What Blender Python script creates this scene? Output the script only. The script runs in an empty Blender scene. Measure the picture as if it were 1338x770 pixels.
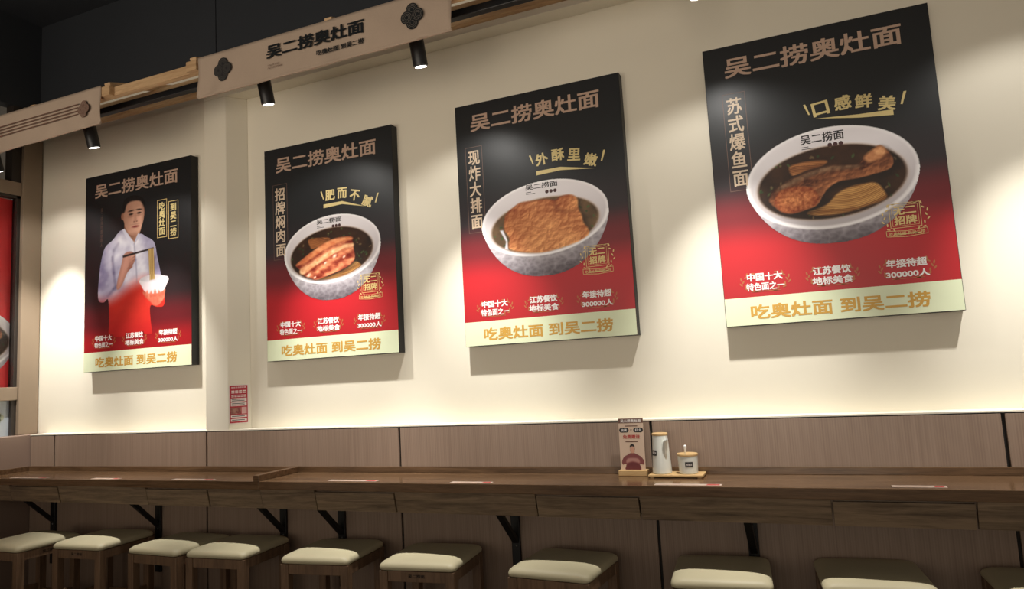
import bpy, bmesh, math, random
import numpy as np
from mathutils import Vector, Matrix

sc = bpy.context.scene
COL = sc.collection
random.seed(7)

# ------------------------------------------------------------------ camera
F_PX, YAW, PITCH, ROLL = 912.18, 0.3912, 0.1094, -0.0552
d = Vector((-math.sin(YAW)*math.cos(PITCH), math.cos(YAW)*math.cos(PITCH), math.sin(PITCH)))
r = Vector((math.cos(YAW), math.sin(YAW), 0)); u = r.cross(d)
r2 = math.cos(ROLL)*r + math.sin(ROLL)*u; u2 = -math.sin(ROLL)*r + math.cos(ROLL)*u
cam_data = bpy.data.cameras.new('camera'); cam = bpy.data.objects.new('camera', cam_data); COL.objects.link(cam)
cam_data.sensor_fit = 'HORIZONTAL'; cam_data.sensor_width = 36; cam_data.lens = F_PX*36/1338
cam_data.clip_start = .05
m = Matrix.Identity(4)
for i in range(3):
    m[i][0], m[i][1], m[i][2] = r2[i], u2[i], -d[i]
m[0][3], m[1][3], m[2][3] = -.3561, -3.0545, 1.2039
cam.matrix_world = m
sc.camera = cam

# ------------------------------------------------------------------ world, light, exposure
SPOT_W = 150.0
SPILL_W = 11.0
SPOT_COL = (1.0, .97, .92)
world = bpy.data.worlds.new('world'); sc.world = world; world.use_nodes = True
wb = world.node_tree.nodes['Background']
wb.inputs[0].default_value = (1.0, .88, .73, 1); wb.inputs[1].default_value = .34
sc.view_settings.view_transform = 'Standard'; sc.view_settings.look = 'None'
sc.view_settings.gamma = 1; sc.view_settings.use_curve_mapping = False
sc.view_settings.exposure = 0.0
# added fill lights without fixtures behind the camera, brightening the upper poster wall
for lx in (-6.4, -4.4, -2.6, -.5):
    ld = bpy.data.lights.new('wall_fill_light', 'SPOT'); ld.energy = 170; ld.color = (1, .87, .72)
    ld.spot_size = math.radians(66); ld.spot_blend = 1.0; ld.shadow_soft_size = .9
    lo = bpy.data.objects.new('wall_fill_light', ld); COL.objects.link(lo); lo.location = (lx, -4.4, 1.4)
    lo.rotation_euler = (math.radians(90+16), 0, 0)

# ------------------------------------------------------------------ colour and material helpers
def lin(c):
    out = []
    for v in c:
        v = v/255.0
        out.append(v/12.92 if v <= .04045 else ((v+.055)/1.055)**2.4)
    return (*out, 1.0)

def new_mat(name, rough=.5, spec=.5, metal=0.0):
    mt = bpy.data.materials.new(name); mt.use_nodes = True
    b = mt.node_tree.nodes['Principled BSDF']
    b.inputs['Roughness'].default_value = rough
    b.inputs['Specular IOR Level'].default_value = spec
    b.inputs['Metallic'].default_value = metal
    return mt, mt.node_tree.nodes, mt.node_tree.links, b

def plain(name, c, rough=.5, spec=.5, metal=0.0, var=.06, scale=8.0):
    """one colour with a faint uneven tone"""
    mt, n, l, b = new_mat(name, rough, spec, metal)
    tc = n.new('ShaderNodeTexCoord'); nz = n.new('ShaderNodeTexNoise')
    nz.inputs['Scale'].default_value = scale; nz.inputs['Detail'].default_value = 4
    mx = n.new('ShaderNodeMix'); mx.data_type = 'RGBA'
    a = lin(c)
    mx.inputs[6].default_value = tuple(v*(1-var) for v in a[:3])+(1,)
    mx.inputs[7].default_value = tuple(min(1, v*(1+var)) for v in a[:3])+(1,)
    l.new(tc.outputs['Object'], nz.inputs['Vector']); l.new(nz.outputs['Fac'], mx.inputs[0])
    l.new(mx.outputs[2], b.inputs['Base Color'])
    return mt

def wood(name, c1, c2, rough=.45, stretch=(1.2, 14, 14), bump=.08, wave=3.0):
    mt, n, l, b = new_mat(name, rough)
    tc = n.new('ShaderNodeTexCoord'); mp = n.new('ShaderNodeMapping'); mp.inputs['Scale'].default_value = stretch
    oi = n.new('ShaderNodeObjectInfo'); ad = n.new('ShaderNodeVectorMath'); ad.operation = 'ADD'
    ml = n.new('ShaderNodeMath'); ml.operation = 'MULTIPLY'; ml.inputs[1].default_value = 37
    l.new(oi.outputs['Random'], ml.inputs[0])
    l.new(tc.outputs['Object'], ad.inputs[0]); l.new(ml.outputs[0], ad.inputs[1]); l.new(ad.outputs[0], mp.inputs['Vector'])
    n1 = n.new('ShaderNodeTexNoise'); n1.inputs['Scale'].default_value = wave; n1.inputs['Detail'].default_value = 5
    n1.inputs['Distortion'].default_value = 1.2
    n2 = n.new('ShaderNodeTexNoise'); n2.inputs['Scale'].default_value = wave*9; n2.inputs['Detail'].default_value = 3
    l.new(mp.outputs[0], n1.inputs['Vector']); l.new(mp.outputs[0], n2.inputs['Vector'])
    ma = n.new('ShaderNodeMath'); ma.operation = 'MULTIPLY_ADD'; ma.inputs[1].default_value = .35
    l.new(n2.outputs['Fac'], ma.inputs[0]); l.new(n1.outputs['Fac'], ma.inputs[2])
    cr = n.new('ShaderNodeValToRGB'); cr.color_ramp.elements[0].position = .42; cr.color_ramp.elements[1].position = .86
    cr.color_ramp.elements[0].color = lin(c1); cr.color_ramp.elements[1].color = lin(c2)
    l.new(ma.outputs[0], cr.inputs[0]); l.new(cr.outputs[0], b.inputs['Base Color'])
    bp = n.new('ShaderNodeBump'); bp.inputs['Strength'].default_value = bump; bp.inputs['Distance'].default_value = .002
    l.new(ma.outputs[0], bp.inputs['Height']); l.new(bp.outputs[0], b.inputs['Normal'])
    return mt

def plaster(name, c):
    mt, n, l, b = new_mat(name, .75, .3)
    tc = n.new('ShaderNodeTexCoord'); n1 = n.new('ShaderNodeTexNoise'); n1.inputs['Scale'].default_value = 1.3; n1.inputs['Detail'].default_value = 6
    l.new(tc.outputs['Object'], n1.inputs['Vector'])
    mx = n.new('ShaderNodeMix'); mx.data_type = 'RGBA'; a = lin(c)
    mx.inputs[6].default_value = tuple(v*.97 for v in a[:3])+(1,); mx.inputs[7].default_value = a
    l.new(n1.outputs['Fac'], mx.inputs[0]); l.new(mx.outputs[2], b.inputs['Base Color'])
    n2 = n.new('ShaderNodeTexNoise'); n2.inputs['Scale'].default_value = 60; l.new(tc.outputs['Object'], n2.inputs['Vector'])
    bp = n.new('ShaderNodeBump'); bp.inputs['Strength'].default_value = .06; bp.inputs['Distance'].default_value = .003
    l.new(n2.outputs['Fac'], bp.inputs['Height']); l.new(bp.outputs[0], b.inputs['Normal'])
    return mt

def laminate(name, c1, c2):
    """brown wall board with fine upright reeding"""
    mt, n, l, b = new_mat(name, .42, .5)
    tc = n.new('ShaderNodeTexCoord')
    wv = n.new('ShaderNodeTexWave'); wv.bands_direction = 'X'; wv.inputs['Scale'].default_value = 34; wv.inputs['Distortion'].default_value = .6
    wv.inputs['Detail'].default_value = 1
    nz = n.new('ShaderNodeTexNoise'); mp = n.new('ShaderNodeMapping'); mp.inputs['Scale'].default_value = (70, 70, 1.5)
    nz.inputs['Scale'].default_value = 1.5; nz.inputs['Detail'].default_value = 4
    l.new(tc.outputs['Object'], wv.inputs['Vector']); l.new(tc.outputs['Object'], mp.inputs['Vector']); l.new(mp.outputs[0], nz.inputs['Vector'])
    ma = n.new('ShaderNodeMath'); ma.operation = 'MULTIPLY_ADD'; ma.inputs[1].default_value = .2
    l.new(wv.outputs['Fac'], ma.inputs[0]); l.new(nz.outputs['Fac'], ma.inputs[2])
    cr = n.new('ShaderNodeValToRGB'); cr.color_ramp.elements[0].position = .3; cr.color_ramp.elements[1].position = .95
    cr.color_ramp.elements[0].color = lin(c1); cr.color_ramp.elements[1].color = lin(c2)
    l.new(ma.outputs[0], cr.inputs[0]); l.new(cr.outputs[0], b.inputs['Base Color'])
    bp = n.new('ShaderNodeBump'); bp.inputs['Strength'].default_value = .15; bp.inputs['Distance'].default_value = .002
    l.new(ma.outputs[0], bp.inputs['Height']); l.new(bp.outputs[0], b.inputs['Normal'])
    return mt

def fabric(name, c):
    mt, n, l, b = new_mat(name, .9, .2)
    tc = n.new('ShaderNodeTexCoord'); nz = n.new('ShaderNodeTexNoise'); nz.inputs['Scale'].default_value = 220
    n0 = n.new('ShaderNodeTexNoise'); n0.inputs['Scale'].default_value = 5
    l.new(tc.outputs['Object'], nz.inputs['Vector']); l.new(tc.outputs['Object'], n0.inputs['Vector'])
    ma = n.new('ShaderNodeMath'); ma.operation = 'MULTIPLY_ADD'; ma.inputs[1].default_value = .4
    l.new(nz.outputs['Fac'], ma.inputs[0]); l.new(n0.outputs['Fac'], ma.inputs[2])
    mx = n.new('ShaderNodeMix'); mx.data_type = 'RGBA'; a = lin(c)
    mx.inputs[6].default_value = tuple(v*.82 for v in a[:3])+(1,); mx.inputs[7].default_value = tuple(v*1.1 for v in a[:3])+(1,)
    l.new(ma.outputs[0], mx.inputs[0]); l.new(mx.outputs[2], b.inputs['Base Color'])
    bp = n.new('ShaderNodeBump'); bp.inputs['Strength'].default_value = .2; bp.inputs['Distance'].default_value = .001
    l.new(nz.outputs['Fac'], bp.inputs['Height']); l.new(bp.outputs[0], b.inputs['Normal'])
    return mt

def emit(name, c, s):
    mt, n, l, b = new_mat(name)
    b.inputs['Base Color'].default_value = (*c, 1); b.inputs['Emission Color'].default_value = (*c, 1); b.inputs['Emission Strength'].default_value = s
    return mt

def print_gradient(name, stops, rough=.42):
    """printed poster ground: colour by height on the sheet, faint canvas weave"""
    mt, n, l, b = new_mat(name, rough, .5)
    tc = n.new('ShaderNodeTexCoord'); sp = n.new('ShaderNodeSeparateXYZ'); l.new(tc.outputs['Object'], sp.inputs[0])
    cr = n.new('ShaderNodeValToRGB'); e = cr.color_ramp.elements
    cr.color_ramp.interpolation = 'EASE'
    e[0].position, e[0].color = stops[0][0]/1.25, lin(stops[0][1]); e[1].position, e[1].color = stops[-1][0]/1.25, lin(stops[-1][1])
    for p, c in stops[1:-1]:
        q = e.new(p/1.25); q.color = lin(c)
    dv = n.new('ShaderNodeMath'); dv.operation = 'DIVIDE'; dv.inputs[1].default_value = 1.25
    l.new(sp.outputs['Z'], dv.inputs[0]); l.new(dv.outputs[0], cr.inputs[0]); l.new(cr.outputs[0], b.inputs['Base Color'])
    nz = n.new('ShaderNodeTexNoise'); nz.inputs['Scale'].default_value = 300; l.new(tc.outputs['Object'], nz.inputs['Vector'])
    bp = n.new('ShaderNodeBump'); bp.inputs['Strength'].default_value = .05; bp.inputs['Distance'].default_value = .001
    l.new(nz.outputs['Fac'], bp.inputs['Height']); l.new(bp.outputs[0], b.inputs['Normal'])
    return mt

M = {}
M['plaster'] = plaster('cream_plaster', (236, 229, 211))
M['black_paint'] = plain('black_paint', (50, 53, 58), .55, .4)
M['laminate'] = laminate('brown_reeded_laminate', (138, 116, 100), (160, 138, 121))
M['laminate_side'] = plain('brown_laminate_plain', (150, 128, 114), .5)
M['gap'] = plain('dark_joint', (30, 25, 22), .7)
M['counter'] = wood('counter_walnut_stain', (78, 57, 39), (116, 89, 64), .17, (1.0, 12, 12), .06)
M['apron'] = wood('counter_front_stain', (86, 70, 55), (144, 122, 98), .5, (1.0, 9, 14), .05)
M['stool_wood'] = wood('stool_wood_stain', (104, 80, 60), (142, 112, 86), .45, (14, 14, 1.2), .06)
M['pine'] = wood('pale_pine', (176, 138, 98), (212, 178, 136), .6, (1.2, 16, 16), .06, 2.4)
M['seat'] = plain('cream_leatherette', (214, 203, 168), .48, .4, 0, .05, 12)
M['black_metal'] = plain('black_metal', (20, 21, 24), .42, .5)
M['bracket'] = plain('black_steel', (16, 16, 18), .5, .5)
M['steel'] = plain('screw_steel', (150, 150, 150), .3, .5, .9)
M['banner'] = fabric('beige_canvas', (184, 164, 146))
M['ink'] = plain('black_ink', (30, 33, 36), .8, .2)
M['ink_line'] = plain('grey_ink_line', (138, 128, 118), .8, .2)
M['ink_brown'] = plain('brown_ink', (116, 88, 76), .8, .2)
M['lens'] = emit('lit_lens', (1, .95, .86), 9)
M['box_side'] = plain('poster_black_edge', (24, 25, 29), .5, .4)
M['frame'] = plain('bronze_frame', (146, 128, 108), .4, .5)
M['frame_dark'] = plain('dark_frame', (52, 45, 40), .45)
M['floor'] = plain('grey_floor_tile', (92, 86, 80), .4)
M['ceramic'] = plain('white_ceramic', (226, 228, 220), .18, .5, 0, .02)
M['bamboo'] = wood('bamboo', (188, 150, 98), (214, 180, 128), .45, (2, 18, 18), .04)
M['white'] = plain('white_plastic', (240, 240, 236), .3)
M['paper'] = plain('paper_sheet', (196, 176, 162), .4)
M['paper_red'] = plain('red_print', (176, 44, 44), .5)
M['grey_wall'] = plain('grey_corridor_wall', (142, 138, 132), .6)
M['t_title'] = plain('dull_copper_print', (196, 166, 146), .45)
M['t_col'] = plain('pale_copper_print', (206, 184, 158), .45)
M['t_gold'] = plain('gold_print', (220, 200, 140), .4)
M['t_laurel'] = plain('laurel_print', (176, 104, 62), .45)
M['t_badge'] = plain('badge_gold_print', (220, 192, 128), .45)
M['t_white'] = plain('white_print', (240, 234, 230), .45)
M['t_foot'] = plain('ochre_print', (206, 158, 66), .45)
M['foot'] = plain('pale_green_print', (228, 236, 200), .45)
M['t_black'] = plain('black_print', (34, 32, 34), .5)
M['thin_line'] = plain('thin_copper_line', (112, 86, 74), .5)

mt, n, l, b = new_mat('printed_picture', .45, .4)
at = n.new('ShaderNodeAttribute'); at.attribute_name = 'Col'; l.new(at.outputs['Color'], b.inputs['Base Color'])
M['picture'] = mt
mt, n, l, b = new_mat('clear_glass', .05, .5)
b.inputs['Base Color'].default_value = (1, 1, 1, 1); b.inputs['Transmission Weight'].default_value = 1.0; b.inputs['IOR'].default_value = 1.1
M['glass'] = mt
M['frosted'] = plain('frosted_glass_film', (176, 186, 194), .35, .5, 0, .05)

# ------------------------------------------------------------------ object helpers
def link(name, me, mat, parent=None, loc=(0, 0, 0), rot=(0, 0, 0)):
    o = bpy.data.objects.new(name, me); COL.objects.link(o)
    o.location = loc; o.rotation_euler = rot
    if parent: o.parent = parent
    if mat is not None:
        me.materials.clear(); me.materials.append(M[mat] if isinstance(mat, str) else mat)
    return o

def empty(name, loc=(0, 0, 0), rz=0):
    o = bpy.data.objects.new(name, None); COL.objects.link(o); o.empty_display_size = .05
    o.location = loc; o.rotation_euler = (0, 0, rz); return o

def tag(o, label=None, cat=None, group=None, kind=None):
    if label: o['label'] = label
    if cat: o['category'] = cat
    if group: o['group'] = group
    if kind: o['kind'] = kind
    return o

def finish(bm, name, smooth=False):
    bmesh.ops.recalc_face_normals(bm, faces=bm.faces[:])
    me = bpy.data.meshes.new(name); bm.to_mesh(me); bm.free()
    if smooth:
        for p in me.polygons: p.use_smooth = True
    return me

def hexa(bm, v, bevel=0):
    vs = [bm.verts.new(p) for p in v]
    fs = [bm.faces.new([vs[i] for i in f]) for f in ((0, 3, 2, 1), (4, 5, 6, 7), (0, 1, 5, 4), (1, 2, 6, 5), (2, 3, 7, 6), (3, 0, 4, 7))]
    if bevel:
        ed = list({e for f in fs for e in f.edges})
        bmesh.ops.bevel(bm, geom=ed, offset=bevel, segments=2, affect='EDGES', profile=.5)

def box_me(x0, x1, y0, y1, z0, z1, bevel=0, name='box'):
    bm = bmesh.new()
    hexa(bm, [(x0, y0, z0), (x1, y0, z0), (x1, y1, z0), (x0, y1, z0), (x0, y0, z1), (x1, y0, z1), (x1, y1, z1), (x0, y1, z1)], bevel)
    return finish(bm, name)

def boxo(name, mat, parent, x0, x1, y0, y1, z0, z1, bevel=0):
    """box whose object origin sits at its own centre, so textures follow it"""
    cx, cy, cz = (x0+x1)/2, (y0+y1)/2, (z0+z1)/2
    return link(name, box_me(x0-cx, x1-cx, y0-cy, y1-cy, z0-cz, z1-cz, bevel, name), mat, parent, (cx, cy, cz))

def prism_me(v8, bevel=0, name='prism'):
    bm = bmesh.new(); hexa(bm, v8, bevel); return finish(bm, name)

def bar_me(p0, p1, w, h, bevel=0, up=Vector((1, 0, 0)), name='bar'):
    """square bar between two points; w along 'up', h across"""
    p0, p1 = Vector(p0), Vector(p1); ax = (p1-p0).normalized()
    s = up.normalized(); t = ax.cross(s).normalized(); s = t.cross(ax).normalized()
    v = []
    for p in (p0, p1):
        v += [p - s*w/2 - t*h/2, p + s*w/2 - t*h/2, p + s*w/2 + t*h/2, p - s*w/2 + t*h/2]
    return prism_me(v, bevel, name)

def lathe_me(prof, seg=32, name='lathe', cap=True):
    bm = bmesh.new(); rings = []
    for rr, z in prof:
        rings.append([bm.verts.new((rr*math.cos(2*math.pi*k/seg), rr*math.sin(2*math.pi*k/seg), z)) for k in range(seg)])
    for a, c in zip(rings, rings[1:]):
        for k in range(seg): bm.faces.new((a[k], a[(k+1) % seg], c[(k+1) % seg], c[k]))
    if cap:
        bm.faces.new(list(reversed(rings[0]))); bm.faces.new(rings[-1])
    me = finish(bm, name, True)
    return me

def autosmooth(me, ang=35):
    me.set_sharp_from_angle(angle=math.radians(ang)); return me

def flat_me(polys, name='flat', y=0.0):
    """flat polygons in the XZ plane facing -Y"""
    vs, fs = [], []
    for p in polys:
        k = len(vs); vs += [(a, y, c) for a, c in p]; fs.append(list(range(k, k+len(p))))
    me = bpy.data.meshes.new(name); me.from_pydata(vs, [], fs); me.update(); return me

_text_cache = {}
def text_me(body, w, h, bold=.0, spacing=1.0, name='lettering', keep=False, slant=0.0):
    """text as a flat mesh in XZ facing -Y, fitted to a box w x h centred on the origin"""
    cu = bpy.data.curves.new('txt', 'FONT'); cu.body = body; cu.size = 1
    cu.space_character = spacing; cu.align_x = 'LEFT'; cu.resolution_u = 3; cu.shear = slant
    cu.space_line = 1.02
    ob = bpy.data.objects.new('txt', cu); COL.objects.link(ob)
    dg = bpy.context.evaluated_depsgraph_get()
    me = bpy.data.meshes.new_from_object(ob.evaluated_get(dg))
    bpy.data.objects.remove(ob); bpy.data.curves.remove(cu)
    co = np.empty(len(me.vertices)*3, 'f'); me.vertices.foreach_get('co', co); co = co.reshape(-1, 3)
    if bold:      # heavier strokes: the outline struck several times, slightly shifted
        bm = bmesh.new()
        for q, (ox, oz) in enumerate(((0, 0), (-1, -.8), (1, -.8), (-1, .8), (1, .8))):
            m2 = me.copy(); m2.transform(Matrix.Translation((ox*bold, oz*bold, q))); bm.from_mesh(m2); bpy.data.meshes.remove(m2)
        bm.to_mesh(me); bm.free()
        co = np.empty(len(me.vertices)*3, 'f'); me.vertices.foreach_get('co', co); co = co.reshape(-1, 3)
    lo, hi = co.min(0), co.max(0)
    sx = w/(hi[0]-lo[0]); sy = h/(hi[1]-lo[1])
    if keep: sx = sy = min(sx, sy)
    out = np.zeros_like(co); out[:, 0] = (co[:, 0]-(lo[0]+hi[0])/2)*sx; out[:, 2] = (co[:, 1]-(lo[1]+hi[1])/2)*sy; out[:, 1] = co[:, 2]*6e-5
    me.vertices.foreach_set('co', out.ravel()); me.update(); me.name = name
    return me

def letter(body, mat, parent, x0, x1, z0, z1, y, bold=.02, spacing=1.0, name='lettering', roty=0.0):
    me = text_me(body, x1-x0, z1-z0, bold, spacing, name)
    return link(name, me, mat, parent, ((x0+x1)/2, y, (z0+z1)/2), (0, roty, 0))

def copy_tree(o, parent=None):
    c = o.copy(); COL.objects.link(c); c.parent = parent
    for ch in list(o.children): copy_tree(ch, c)
    return c

def ring_polys(cx, cz, r0, r1, n=28, a0=0, a1=2*math.pi):
    out = []
    for k in range(n):
        a, c = a0+(a1-a0)*k/n, a0+(a1-a0)*(k+1)/n
        out.append([(cx+r0*math.cos(a), cz+r0*math.sin(a)), (cx+r1*math.cos(a), cz+r1*math.sin(a)), (cx+r1*math.cos(c), cz+r1*math.sin(c)), (cx+r0*math.cos(c), cz+r0*math.sin(c))])
    return out

def disc_poly(cx, cz, rx, rz=None, n=28, tilt=0):
    rz = rz or rx; ct, st = math.cos(tilt), math.sin(tilt); out = []
    for k in range(n):
        a = 2*math.pi*k/n; x, z = rx*math.cos(a), rz*math.sin(a); out.append((cx+x*ct-z*st, cz+x*st+z*ct))
    return out

def frame_polys(x0, x1, z0, z1, t):
    return [[(x0, z0), (x1, z0), (x1, z0+t), (x0, z0+t)], [(x0, z1-t), (x1, z1-t), (x1, z1), (x0, z1)],
            [(x0, z0+t), (x0+t, z0+t), (x0+t, z1-t), (x0, z1-t)], [(x1-t, z0+t), (x1, z0+t), (x1, z1-t), (x1-t, z1-t)]]

# ------------------------------------------------------------------ numpy painter for the printed photographs
class Canvas:
    def __init__(s, x0, x1, z0, z1, res):
        s.nx, s.nz = int((x1-x0)/res)+1, int((z1-z0)/res)+1; s.res = res
        s.X, s.Z = np.meshgrid(np.linspace(x0, x1, s.nx), np.linspace(z0, z1, s.nz))
        s.rgb = np.zeros((s.nz, s.nx, 3)); s.a = np.zeros((s.nz, s.nx))
    def put(s, mask, c, solid=True):
        c = np.asarray(c, float)
        mk = np.clip(mask, 0, 1)[..., None]
        s.rgb = s.rgb*(1-mk) + (c if c.ndim == 3 else c[None, None])*mk
        if solid: s.a = np.maximum(s.a, mk[..., 0])
    def poly(s, pts, soft=.002, smooth=True):
        if smooth: pts = catmull(pts)
        p = np.array(pts); q = np.roll(p, -1, 0)
        d2 = np.full(s.X.shape, 1e9); ins = np.zeros(s.X.shape, bool)
        for (ax, az), (bx, bz) in zip(p, q):
            ex, ez = bx-ax, bz-az; L = ex*ex+ez*ez+1e-12
            t = np.clip(((s.X-ax)*ex+(s.Z-az)*ez)/L, 0, 1)
            d2 = np.minimum(d2, (s.X-ax-t*ex)**2+(s.Z-az-t*ez)**2)
            c = ((az > s.Z) != (bz > s.Z)) & (s.X < (bx-ax)*(s.Z-az)/((bz-az) if abs(bz-az) > 1e-12 else 1e-12)+ax)
            ins ^= c
        s.sd = np.where(ins, 1, -1)*np.sqrt(d2)
        return np.clip(s.sd/soft*.5+.5, 0, 1)
    def ell(s, cx, cz, rx, rz, soft=.02, tilt=0):
        ct, st = math.cos(tilt), math.sin(tilt); x, z = s.X-cx, s.Z-cz
        q = np.sqrt(((x*ct+z*st)/rx)**2+((-x*st+z*ct)/rz)**2)
        return np.clip((1-q)/soft*.5+.5, 0, 1)
    def mesh(s, name):
        keep = s.a > .5
        idx = -np.ones((s.nz, s.nx), int)
        f = keep[:-1, :-1] & keep[1:, :-1] & keep[:-1, 1:] & keep[1:, 1:]
        used = np.zeros_like(keep); used[:-1, :-1] |= f; used[1:, :-1] |= f; used[:-1, 1:] |= f; used[1:, 1:] |= f
        idx[used] = np.arange(used.sum())
        V = np.stack([s.X[used], np.zeros(used.sum()), s.Z[used]], 1)
        jz, jx = np.nonzero(f)
        Fq = np.stack([idx[jz, jx], idx[jz, jx+1], idx[jz+1, jx+1], idx[jz+1, jx]], 1)
        me = bpy.data.meshes.new(name); me.from_pydata(V.tolist(), [], Fq.tolist())
        c = np.clip(s.rgb[used]/255, 0, 1); c = np.where(c <= .04045, c/12.92, ((c+.055)/1.055)**2.4)
        at = me.color_attributes.new('Col', 'FLOAT_COLOR', 'POINT')
        at.data.foreach_set('color', np.concatenate([c, np.ones((len(c), 1))], 1).astype('f').ravel())
        me.update(); return me

def catmull(p, n=5):
    p = [np.array(q, float) for q in p]; out = []; N = len(p)
    for i in range(N):
        a, b_, c, e = p[i-1], p[i], p[(i+1) % N], p[(i+2) % N]
        for k in range(n):
            t = k/n
            out.append(.5*((2*b_)+(-a+c)*t+(2*a-5*b_+4*c-e)*t*t+(-a+3*b_-3*c+e)*t**3))
    return out

_rng = np.random.default_rng(3)
_LAT = _rng.random((256, 256))
def vnoise(x, z):
    xi, zi = np.floor(x).astype(int), np.floor(z).astype(int); fx, fz = x-xi, z-zi
    fx, fz = fx*fx*(3-2*fx), fz*fz*(3-2*fz)
    g = lambda a, c: _LAT[a % 256, c % 256]
    return (g(xi, zi)*(1-fx)+g(xi+1, zi)*fx)*(1-fz)+(g(xi, zi+1)*(1-fx)+g(xi+1, zi+1)*fx)*fz
def fbm(x, z, o=4):
    t = 0; a = .5; 
    for k in range(o):
        t = t + a*vnoise(x*2**k+17*k, z*2**k+5*k); a *= .5
    return t
def worley(x, z):
    """distance to the nearest of jittered points, for lumpy batter"""
    xi, zi = np.floor(x).astype(int), np.floor(z).astype(int); best = np.full(x.shape, 9.0)
    for i in (-1, 0, 1):
        for k in (-1, 0, 1):
            a, c = xi+i, zi+k
            px_ = a+_LAT[a % 256, c % 256]; pz_ = c+_LAT[(a+91) % 256, (c+37) % 256]
            best = np.minimum(best, (x-px_)**2+(z-pz_)**2)
    return np.sqrt(best)
def mixc(c1, c2, t):
    t = np.clip(t, 0, 1)[..., None]; return np.array(c1, float)*(1-t)+np.array(c2, float)*t
def relief(h, k):
    gz, gx = np.gradient(h); return np.clip((gz*.75 - gx*.5)*k, -1, 1)

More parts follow.
